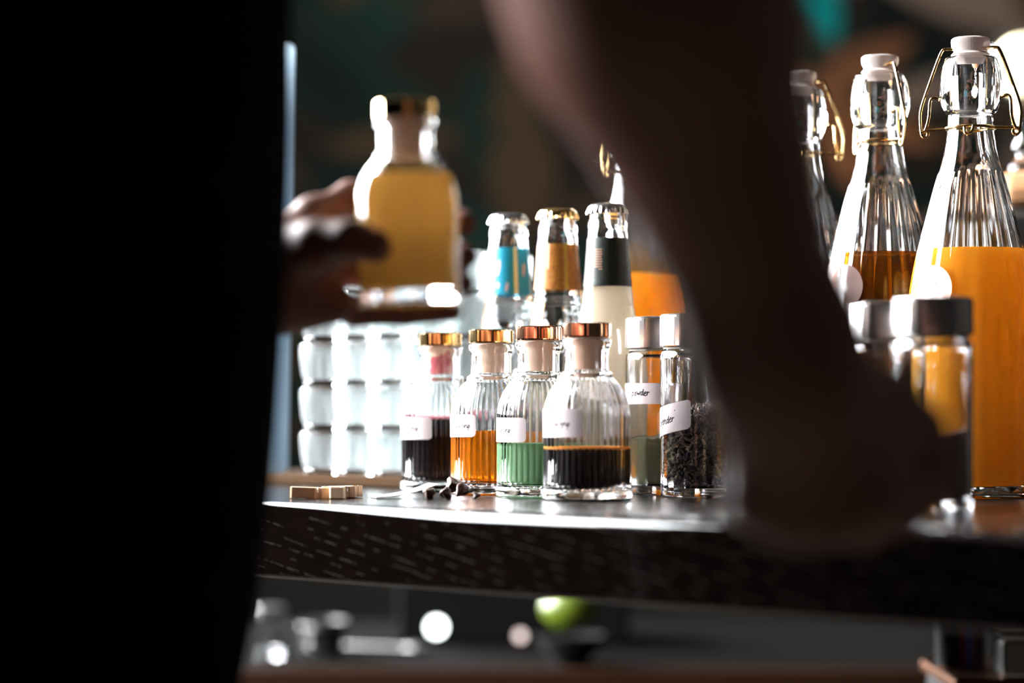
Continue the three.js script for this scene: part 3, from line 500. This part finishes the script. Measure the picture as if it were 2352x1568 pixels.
// ------------------------------------------------------------------ people: signed distances meshed with surface nets
function surfaceNets(f, lo, hi, h) {
  const n = [0, 1, 2].map((k) => Math.ceil((hi.getComponent(k) - lo.getComponent(k)) / h) + 1), [nx, ny, nz] = n, val = new Float32Array(nx * ny * nz);
  let i = 0;
  for (let z = 0; z < nz; z++) for (let y = 0; y < ny; y++) for (let x = 0; x < nx; x++) val[i++] = f(lo.x + x * h, lo.y + y * h, lo.z + z * h);
  const vid = new Int32Array(nx * ny * nz).fill(-1), pos = [], idx = [], st = [1, nx, nx * ny];
  for (let z = 0; z < nz - 1; z++) for (let y = 0; y < ny - 1; y++) for (let x = 0; x < nx - 1; x++) {
    const c = x + y * nx + z * nx * ny; let m = 0, ax = 0, ay = 0, az = 0, cnt = 0;
    for (let k = 0; k < 8; k++) if (val[c + (k & 1) + ((k >> 1) & 1) * nx + (k >> 2) * nx * ny] < 0) m |= 1 << k;
    if (m === 0 || m === 255) continue;
    for (let a = 0; a < 3; a++) for (let k = 0; k < 8; k++) if (!(k & (1 << a))) {
      const k2 = k | (1 << a), o = (q) => val[c + (q & 1) + ((q >> 1) & 1) * nx + (q >> 2) * nx * ny], v0 = o(k), v1 = o(k2);
      if ((v0 < 0) === (v1 < 0)) continue;
      const t = v0 / (v0 - v1), p = [k & 1, (k >> 1) & 1, k >> 2]; p[a] += t; ax += p[0]; ay += p[1]; az += p[2]; cnt++;
    }
    vid[c] = pos.length / 3; pos.push(lo.x + (x + ax / cnt) * h, lo.y + (y + ay / cnt) * h, lo.z + (z + az / cnt) * h);
  }
  for (let z = 1; z < nz - 1; z++) for (let y = 1; y < ny - 1; y++) for (let x = 1; x < nx - 1; x++) {
    const c = x + y * nx + z * nx * ny;
    for (let a = 0; a < 3; a++) {
      if ((val[c] < 0) === (val[c + st[a]] < 0)) continue;
      const u = st[(a + 1) % 3], v = st[(a + 2) % 3], q = [vid[c], vid[c - u], vid[c - u - v], vid[c - v]];
      if (q.some((w) => w < 0)) continue;
      if (val[c] < 0) idx.push(q[0], q[1], q[2], q[0], q[2], q[3]); else idx.push(q[0], q[2], q[1], q[0], q[3], q[2]);
    }
  }
  const g = new THREE.BufferGeometry(); g.setAttribute('position', new THREE.Float32BufferAttribute(pos, 3)); g.setIndex(idx); g.computeVertexNormals();
  return g;
}
function bone(a, b, r1, r2) { const d = b.clone().sub(a), L = d.lengthSq() || 1e-9; return (x, y, z) => { const px = x - a.x, py = y - a.y, pz = z - a.z, t = Math.max(0, Math.min(1, (px * d.x + py * d.y + pz * d.z) / L)); return Math.hypot(px - d.x * t, py - d.y * t, pz - d.z * t) - (r1 + (r2 - r1) * t); }; }
function egg(c, rx, ry, rz) { const m = Math.min(rx, ry, rz); return (x, y, z) => (Math.hypot((x - c.x) / rx, (y - c.y) / ry, (z - c.z) / rz) - 1) * m; }
const smin = (a, b, k) => { const h = Math.max(k - Math.abs(a - b), 0) / k; return Math.min(a, b) - h * h * k * 0.25; };
const join = (list, k) => (x, y, z) => { let d = 1e9; for (const f of list) d = smin(d, f(x, y, z), k); return d; };
const chain = (pts, rs, k = 0.003) => join(pts.slice(1).map((p, i) => bone(pts[i], p, rs[i], rs[i + 1])), k);
const within = (list, pad) => { const b = new THREE.Box3(); list.forEach((p) => b.expandByPoint(p)); return b.expandByScalar(pad); };
{
  const person = thing('person', 'person in black holding up a juice bottle, other bare forearm reaching down in front', 'person', [0, 0, 0]);
  const parts = [];
  // left arm: forearm out of the dark, hand round the held bottle
  const wristL = at(640, 634, 1.352), elbowL = V(-0.36, 1.125, -1.4), shoulderL = V(-0.25, 1.42, -1.365);
  {
    const P = (x, y, d) => at(x, y, d);
    const mcp = [P(722, 505, 1.372), P(716, 565, 1.378), P(716, 622, 1.376), P(728, 676, 1.366)];
    const palm = join([bone(wristL, mcp[0], 0.021, 0.0115), bone(wristL, mcp[1], 0.0215, 0.0125), bone(wristL, mcp[2], 0.0215, 0.0125), bone(wristL, mcp[3], 0.021, 0.0115), bone(P(655, 690, 1.345), P(768, 700, 1.346), 0.0145, 0.0105), bone(P(655, 575, 1.335), P(735, 575, 1.315), 0.0165, 0.0135), bone(mcp[0], mcp[3], 0.010, 0.010)], 0.012);
    const fingers = [
      chain([mcp[0], P(806, 450, 1.392), P(955, 472, 1.384), P(1068, 513, 1.354)], [0.0102, 0.0092, 0.0085, 0.0072]),
      chain([mcp[1], P(815, 545, 1.394), P(955, 560, 1.386), P(1068, 588, 1.352)], [0.0108, 0.0095, 0.0086, 0.0074]),
      chain([mcp[2], P(815, 622, 1.388), P(955, 634, 1.382), P(1062, 652, 1.353)], [0.0105, 0.0092, 0.0083, 0.007]),
      chain([mcp[3], P(815, 716, 1.373), P(930, 717, 1.376), P(1040, 714, 1.372)], [0.0098, 0.0084, 0.0076, 0.0062]),
      chain([P(668, 590, 1.338), P(735, 560, 1.312), P(808, 552, 1.297), P(862, 566, 1.2935)], [0.0165, 0.0128, 0.0112, 0.009]),
    ];
    const fore = join([bone(elbowL, wristL, 0.043, 0.0245), bone(V(-0.33, 1.127, -1.395), V(-0.24, 1.13, -1.378), 0.043, 0.035)], 0.03);
    const f = (x, y, z) => { let p = palm(x, y, z), d = smin(p, fore(x, y, z), 0.025); for (const g of fingers) d = Math.min(d, smin(p, g(x, y, z), 0.008)); return d; };
    const b = within([elbowL, wristL, at(1085, 440, 1.4), at(1085, 760, 1.28)], 0.03); b.min.x -= 0.03;
    parts.push(surfaceNets(f, b.min, b.max, 0.0026));
  }
  // right arm: bare forearm coming down close to the lens, back of the hand towards it, thumb to the right
  const wristR = at(1795, 815, 0.955), elbowR = V(0.01, 1.305, -0.845), shoulderR = V(-0.17, 1.43, -1.0);
  {
    const P = (x, y, d) => at(x, y, d);
    const mcp = [P(1985, 1125, 1.0), P(1905, 1172, 0.99), P(1826, 1178, 0.985), P(1757, 1140, 0.985)];
    const palm = join([bone(wristR, mcp[0], 0.024, 0.0125), bone(wristR, mcp[1], 0.024, 0.0135), bone(wristR, mcp[2], 0.024, 0.013), bone(wristR, mcp[3], 0.023, 0.012), bone(mcp[0], mcp[3], 0.011, 0.011), bone(P(1900, 880, 0.985), P(1990, 1010, 1.005), 0.018, 0.015), bone(P(2040, 950, 1.02), P(2040, 1070, 1.02), 0.0135, 0.0125)], 0.014);
    const fingers = [
      chain([mcp[0], P(2072, 1112, 1.042), P(2138, 1112, 1.07), P(2172, 1078, 1.086)], [0.0112, 0.0102, 0.0092, 0.0076]),
      chain([mcp[1], P(2000, 1172, 1.03), P(2078, 1174, 1.058), P(2128, 1150, 1.076)], [0.0114, 0.0103, 0.0092, 0.0077]),
      chain([mcp[2], P(1915, 1204, 1.02), P(1992, 1214, 1.045), P(2046, 1200, 1.062)], [0.011, 0.0098, 0.0088, 0.0074]),
      chain([mcp[3], P(1832, 1190, 1.008), P(1896, 1216, 1.028), P(1950, 1218, 1.043)], [0.01, 0.0086, 0.0077, 0.0065]),
      chain([P(1915, 880, 0.985), P(2034, 915, 1.02), P(2108, 985, 1.05), P(2148, 1050, 1.068)], [0.0165, 0.0136, 0.0122, 0.0098])];
    const mid = elbowR.clone().lerp(wristR, 0.42).add(V(0.003, 0, 0));
    const fore = join([bone(elbowR, mid, 0.052, 0.0505), bone(mid, wristR, 0.0515, 0.0245)], 0.02);
    const f = (x, y, z) => { let p = palm(x, y, z), d = smin(p, fore(x, y, z), 0.03); for (const g of fingers) d = Math.min(d, smin(p, g(x, y, z), 0.009)); return d; };
    const b = within([elbowR, wristR, at(2220, 1260, 1.1), at(1660, 1270, 0.96)], 0.06);
    parts.push(surfaceNets(f, b.min, b.max, 0.003));
  }
  // upper arms, neck, head
  const neck = V(-0.235, 1.5, -1.185), head = V(-0.2, 1.66, -1.19);
  const upper = join([bone(shoulderL, elbowL, 0.055, 0.044), bone(shoulderR, elbowR, 0.055, 0.046), bone(neck, V(-0.215, 1.6, -1.19), 0.056, 0.052), egg(head.clone().add(V(-0.012, 0.03, 0)), 0.098, 0.108, 0.076), egg(head.clone().add(V(0.03, -0.035, 0)), 0.066, 0.078, 0.062), bone(head.clone().add(V(0.085, 0.02, 0)), head.clone().add(V(0.103, -0.02, 0)), 0.009, 0.013), egg(head.clone().add(V(0, 0, 0.077)), 0.02, 0.03, 0.01), egg(head.clone().add(V(0, 0, -0.077)), 0.02, 0.03, 0.01), bone(head.clone().add(V(0.088, -0.058, -0.014)), head.clone().add(V(0.088, -0.058, 0.014)), 0.008, 0.008), bone(V(-0.23, 1.43, -1.34), V(-0.21, 1.43, -1.02), 0.06, 0.06)], 0.03);
  const b1 = within([shoulderL, elbowL, shoulderR, elbowR, head, V(-0.2, 1.8, -1.19), V(-0.06, 1.66, -1.19), V(-0.32, 1.66, -1.19)], 0.07);
  parts.push(surfaceNets(upper, b1.min, b1.max, 0.011));
  const skinG = mergeGeometries(parts);
  part('body', skinG, skin, person);
  const eyeM = std(lin(0.03, 0.02, 0.015), 0.2);
  for (const s of [-1, 1]) part('eye', ball(head.clone().add(V(0.083, 0.012, s * 0.031)), 0.0125, 12, 8), eyeM, person);
  const hair = join([egg(head.clone().add(V(-0.024, 0.045, 0)), 0.102, 0.108, 0.088), egg(head.clone().add(V(-0.07, -0.02, 0)), 0.045, 0.07, 0.07)], 0.03);
  part('hair', surfaceNets((x, y, z) => Math.max(hair(x, y, z), -egg(head.clone().add(V(0.075, -0.035, 0)), 0.09, 0.105, 0.09)(x, y, z)), V(-0.4, 1.5, -1.34), V(-0.05, 1.86, -1.04), 0.01), std(lin(0.012, 0.008, 0.006), 0.7), person);
  // black T-shirt: trunk and short sleeves; dark trousers; shoes
  const shirt = join([egg(V(-0.247, 1.26, -1.2), 0.136, 0.29, 0.172), egg(V(-0.25, 1.03, -1.2), 0.126, 0.26, 0.165), bone(V(-0.235, 1.42, -1.34), V(-0.215, 1.42, -1.03), 0.068, 0.068), bone(shoulderL, shoulderL.clone().lerp(elbowL, 0.6), 0.068, 0.062), bone(shoulderR, shoulderR.clone().lerp(elbowR, 0.55), 0.068, 0.064)], 0.06);
  part('shirt', surfaceNets((x, y, z) => Math.max(shirt(x, y, z), y - 1.495, 0.86 - y), V(-0.48, 0.82, -1.54), V(0.03, 1.54, -0.8), 0.0105), blackCloth, person);
  const legs = join([egg(V(-0.275, 0.87, -1.2), 0.128, 0.13, 0.175), bone(V(-0.27, 0.84, -1.285), V(-0.27, 0.46, -1.29), 0.085, 0.062), bone(V(-0.27, 0.46, -1.29), V(-0.29, 0.07, -1.3), 0.062, 0.055), bone(V(-0.27, 0.84, -1.11), V(-0.26, 0.46, -1.1), 0.085, 0.062), bone(V(-0.26, 0.46, -1.1), V(-0.28, 0.07, -1.09), 0.062, 0.055)], 0.03);
  part('trousers', surfaceNets((x, y, z) => Math.max(legs(x, y, z), 0.05 - y), V(-0.46, 0.02, -1.44), V(-0.1, 1.02, -0.95), 0.013), blackCloth, person);
  for (const [x, z] of [[-0.29, -1.3], [-0.28, -1.09]]) { const s = join([bone(V(x - 0.03, 0.045, z), V(x + 0.17, 0.035, z), 0.045, 0.036), egg(V(x, 0.07, z), 0.055, 0.05, 0.045)], 0.03); part('shoe', surfaceNets((a, b, c) => Math.max(s(a, b, c), 0.001 - b), V(x - 0.12, -0.01, z - 0.08), V(x + 0.25, 0.14, z + 0.08), 0.009), blackCloth, person); }
}

// ------------------------------------------------------------------ globe with added glow at the right edge, behind the juice bottle
{
  const p = at(2352, 950, 2.1), globeY = at(2352, 150, 2.1).y;
  const t = thing('glowing_globe', 'round cream globe in clear glass on a beaded glass stem above a dark wood-topped base', 'lamp', [p.x, 1.0, p.z], Math.atan2(p.x, p.z) + Math.PI);
  const c = globeY - 1.0;
  part('base', turned([[0, 0], [0.05, 0], [0.055, 0.005], [0.055, 0.2], [0.05, 0.225], [0.03, 0.235], [0, 0.236]], 48), std(lin(0.01, 0.009, 0.008), 0.4), t);
  part('wooden_top', turned([[0, 0.236], [0.022, 0.236], [0.033, 0.241], [0.034, 0.25], [0.026, 0.262], [0.012, 0.268], [0, 0.268]], 48), std(lin(0.42, 0.2, 0.09), 0.5), t);
  part('glass_stem', welded(lathe([[0, 0.267], [0.012, 0.267], [0.013, 0.272], [0.007, 0.279], [0.005, 0.282], [0.009, 0.288], [0.0095, 0.292], [0.005, 0.298], [0.007, 0.303], [0.01, c - 0.03], [0, c - 0.03]], 32)), glass, t);
  part('glass_globe', welded(new THREE.SphereGeometry(0.0375, 48, 32).scale(1, 1, 0.55).translate(0, c, 0)), paneGlass, t);
  const face = canvasTexture(512, 512, (g) => { g.fillStyle = '#fff6dc'; g.fillRect(0, 0, 512, 512); g.strokeStyle = '#d9cfae'; g.lineWidth = 14; g.beginPath(); g.moveTo(0, 352); g.lineTo(512, 352); g.stroke(); g.strokeStyle = '#c79a86'; g.lineWidth = 9; g.strokeRect(196, 168, 56, 44); g.beginPath(); g.moveTo(224, 168); g.lineTo(224, 290); g.moveTo(196, 190); g.lineTo(252, 190); g.moveTo(190, 240); g.lineTo(258, 232); g.moveTo(224, 240); g.lineTo(196, 292); g.moveTo(228, 240); g.lineTo(262, 290); g.stroke(); });
  const disc = turned([[0, -0.006], [0.027, -0.006], [0.0292, -0.004], [0.0292, 0.004], [0.027, 0.006], [0, 0.006]], 64); disc.rotateX(Math.PI / 2);
  { const q = disc.attributes.position, u = new Float32Array(q.count * 2); for (let i = 0; i < q.count; i++) { u[2 * i] = 0.5 + q.getX(i) / 0.06; u[2 * i + 1] = 0.5 + q.getY(i) / 0.06; } disc.setAttribute('uv', new THREE.BufferAttribute(u, 2)); }
  disc.translate(0, c, 0);
  part('glowing_face', disc, std(lin(0.8, 0.74, 0.6), 0.6, 0, { map: face, emissive: lin(1, 0.93, 0.72), emissiveIntensity: 0.055, emissiveMap: face }), t);  // glow added so the cream disc stays bright
  const l = new THREE.PointLight(lin(1, 0.86, 0.6), 0.0009); l.name = 'added_globe_light'; l.shadow.radius = 1; l.position.set(0, c, 0.012); t.add(l);
}

// ------------------------------------------------------------------ what shows below the counter
{
  const Y = 0.77;
  const dark = std(lin(0.02, 0.014, 0.011), 0.55), dullSteel = std(lin(0.16, 0.15, 0.148), 0.38, 1);
  const bench = thing('back_bench', 'low dark work bench behind, seen under the counter, with a reddish wooden front lip', 'bench', [-0.1, 0, -3.05]);
  part('bench_top', rbox(1.5, 0.04, 0.6, 0.004, 0, Y - 0.02, 0), phys({ color: lin(0.0022, 0.0018, 0.0016), roughness: 0.9, specularIntensity: 0.02 }), bench);
  part('front_lip', rbox(1.5, 0.03, 0.012, 0.003, 0, Y - 0.016, 0.306), phys({ color: lin(0.018, 0.007, 0.0035), roughness: 0.8, specularIntensity: 0.05 }), bench);
  for (const x of [-0.7, 0.7]) for (const z of [-0.25, 0.25]) part('leg', box(0.05, Y - 0.04, 0.05, x, (Y - 0.04) / 2, z), dark, bench);
  // added black box with two glow discs and point lights in place of highlights
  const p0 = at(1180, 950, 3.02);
  const ap = thing('added_box', 'low black box added under the counter to carry one white and one pink glow disc', 'added_box', [p0.x, Y, -3.1]);
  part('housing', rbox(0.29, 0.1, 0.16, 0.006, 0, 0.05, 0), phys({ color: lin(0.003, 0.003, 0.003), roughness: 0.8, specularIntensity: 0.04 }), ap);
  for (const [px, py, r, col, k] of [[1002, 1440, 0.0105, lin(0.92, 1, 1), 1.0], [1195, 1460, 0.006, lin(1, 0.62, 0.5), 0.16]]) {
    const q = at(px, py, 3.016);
    const m = part('added_glow_disc', new THREE.CylinderGeometry(r, r, 0.006, 20).rotateX(Math.PI / 2).translate(q.x - p0.x, q.y - Y, 0.081), std(lin(0.5, 0.5, 0.5), 0.4, 0, { emissive: col, emissiveIntensity: k }), ap, k > 0.5 ? 'white glow disc added as a bright highlight' : 'small pink glow disc added as a highlight');
    const l = new THREE.PointLight(col, k * r * r); l.name = 'added_glow_light'; l.shadow.radius = 0.2; l.position.set(q.x - p0.x, q.y - Y, 0.092); ap.add(l);
  }
  const cupG = welded(lathe([[0, 0.001], [0.026, 0.001], [0.029, 0.003], [0.036, 0.07], [0.0372, 0.0715], [0.0352, 0.0712], [0.028, 0.006], [0, 0.005]], 40), 0.6);
  const c1 = at(742, 950, 2.88), cup = thing('steel_cup', 'brushed steel cup on the low bench under the counter', 'cup', [c1.x, Y, c1.z]);
  part('cup_wall', cupG.clone().scale(0.8, 0.6, 0.8), dullSteel, cup); part('cup_band', new THREE.TorusGeometry(0.0283, 0.0014, 8, 40).rotateX(Math.PI / 2).translate(0, 0.036, 0), dullSteel, cup);
  const c2 = at(836, 950, 2.95), bar = thing('bar_spoon', 'steel bar spoon lying by the cup on the low bench', 'spoon', [c2.x, Y, c2.z], -0.35);
  part('spoon_handle', new THREE.CylinderGeometry(0.003, 0.003, 0.12, 10).rotateZ(Math.PI / 2).translate(0, 0.0045, 0), dullSteel, bar); part('spoon_bowl', new THREE.SphereGeometry(0.014, 16, 10).scale(1.3, 0.35, 0.9).translate(0.07, 0.0052, 0), dullSteel, bar);
  const c3 = at(618, 950, 2.86), jr = thing('small_glass_jar', 'small empty glass jar at the left end of the low bench', 'jar', [c3.x, Y, c3.z]);
  part('jar_wall', welded(lathe([[0, 0.0005], [0.018, 0.0005], [0.02, 0.002], [0.02, 0.045], [0.0175, 0.05], [0.0185, 0.052], [0.0165, 0.052], [0.018, 0.044], [0.018, 0.006], [0, 0.005]], 40)), glass, jr);
  part('jar_lid', turned([[0.019, 0.05], [0.0205, 0.051], [0.0205, 0.059], [0.019, 0.0605], [0, 0.0605]], 40), dullSteel, jr);
  const c4 = at(1310, 950, 2.78), bowl = thing('fruit_bowl', 'small dark bowl holding a lime, seen under the counter', 'bowl', [c4.x, Y, c4.z]);
  part('bowl_wall', welded(lathe([[0, 0.0005], [0.018, 0.0005], [0.02, 0.003], [0.034, 0.02], [0.041, 0.034], [0.0395, 0.0345], [0.031, 0.021], [0.017, 0.006], [0, 0.005]], 40), 0.6), phys({ color: lin(0.008, 0.008, 0.008), roughness: 0.8, specularIntensity: 0.1 }), bowl);
  part('foot_ring', new THREE.TorusGeometry(0.018, 0.002, 6, 32).rotateX(Math.PI / 2).translate(0, 0.002, 0), phys({ color: lin(0.008, 0.008, 0.008), roughness: 0.8, specularIntensity: 0.1 }), bowl);
  const zn = noise2(81), zest = dataTexture(128, (u, v) => { const g = zn(u * 60, v * 40); return [120 + 30 * g, 150 + 30 * g, 40]; });
  const lime = thing('lime', 'yellow-green lime in the dark bowl under the counter', 'lime', [c4.x, Y + 0.032, c4.z], 0.4);
  const lg = new THREE.SphereGeometry(0.029, 28, 20); { const q = lg.attributes.position; for (let i = 0; i < q.count; i++) { const x = q.getX(i), k = 1 + 0.16 * Math.pow(Math.abs(x) / 0.029, 6); q.setX(i, x * k * 1.08); } lg.computeVertexNormals(); }
  part('rind', lg.translate(0, 0.033, 0), std(lin(0.28, 0.25, 0.2), 0.35, 0, { map: zest }), lime); part('stem_end', new THREE.SphereGeometry(0.004, 10, 8).translate(0.0355, 0.033, 0), std(lin(0.1, 0.09, 0.03), 0.8), lime);
  // cabinet at lower right with a copper lip, a striped can and a steel tray
  const yc = at(0, 1556, 2.0).y, cab = thing('cabinet', 'low dark cabinet with a copper top lip at the bottom right, under the counter', 'cabinet', [0.54, 0, -2.08]);
  part('carcass', rbox(0.34, yc - 0.012, 0.16, 0.004, 0, (yc - 0.012) / 2, 0), dark, cab);
  part('top', rbox(0.35, 0.012, 0.17, 0.004, 0, yc - 0.006, 0), std(lin(0.3, 0.13, 0.07), 0.4, 1), cab);
  const ca = at(2206, 950, 2.08), can = thing('striped_can', 'slim dark can with blue and red stripes standing on the low cabinet', 'can', [ca.x, yc, ca.z], Math.atan2(ca.x, ca.z) + Math.PI);
  const stripes = canvasTexture(512, 64, (g) => { g.fillStyle = '#1b1714'; g.fillRect(0, 0, 512, 64); g.fillStyle = '#b01822'; g.fillRect(258, 0, 16, 64); g.fillStyle = '#5a98ff'; g.fillRect(274, 0, 22, 64); g.fillStyle = '#c08070'; g.fillRect(296, 0, 12, 64); });
  const canWall = new THREE.CylinderGeometry(0.0215, 0.0215, 0.09, 48, 1, true).rotateY(Math.PI).translate(0, 0.047, 0);
  part('can_wall', canWall, std(0xffffff, 0.4, 0, { map: stripes }), can);
  part('can_rim', merge([turned([[0, 0.0005], [0.019, 0.0005], [0.0215, 0.003]], 40), turned([[0.0215, 0.091], [0.0195, 0.095], [0.0185, 0.0945], [0, 0.0935]], 40)]), tin, can);
  const tr = at(2330, 950, 2.02), st = thing('steel_box', 'small brushed steel box at the far lower right corner', 'box', [tr.x + 0.02, yc, tr.z]);
  part('box_body', rbox(0.07, 0.032, 0.05, 0.004, 0, 0.016, 0), steel, st); part('box_lid', rbox(0.072, 0.008, 0.052, 0.003, 0, 0.036, 0), tin, st);
}

scene.traverse((o) => { if (o.isMesh) { o.castShadow = o.receiveShadow = true; } if (o.isPointLight) o.castShadow = true; });
renderer.render(scene, camera);
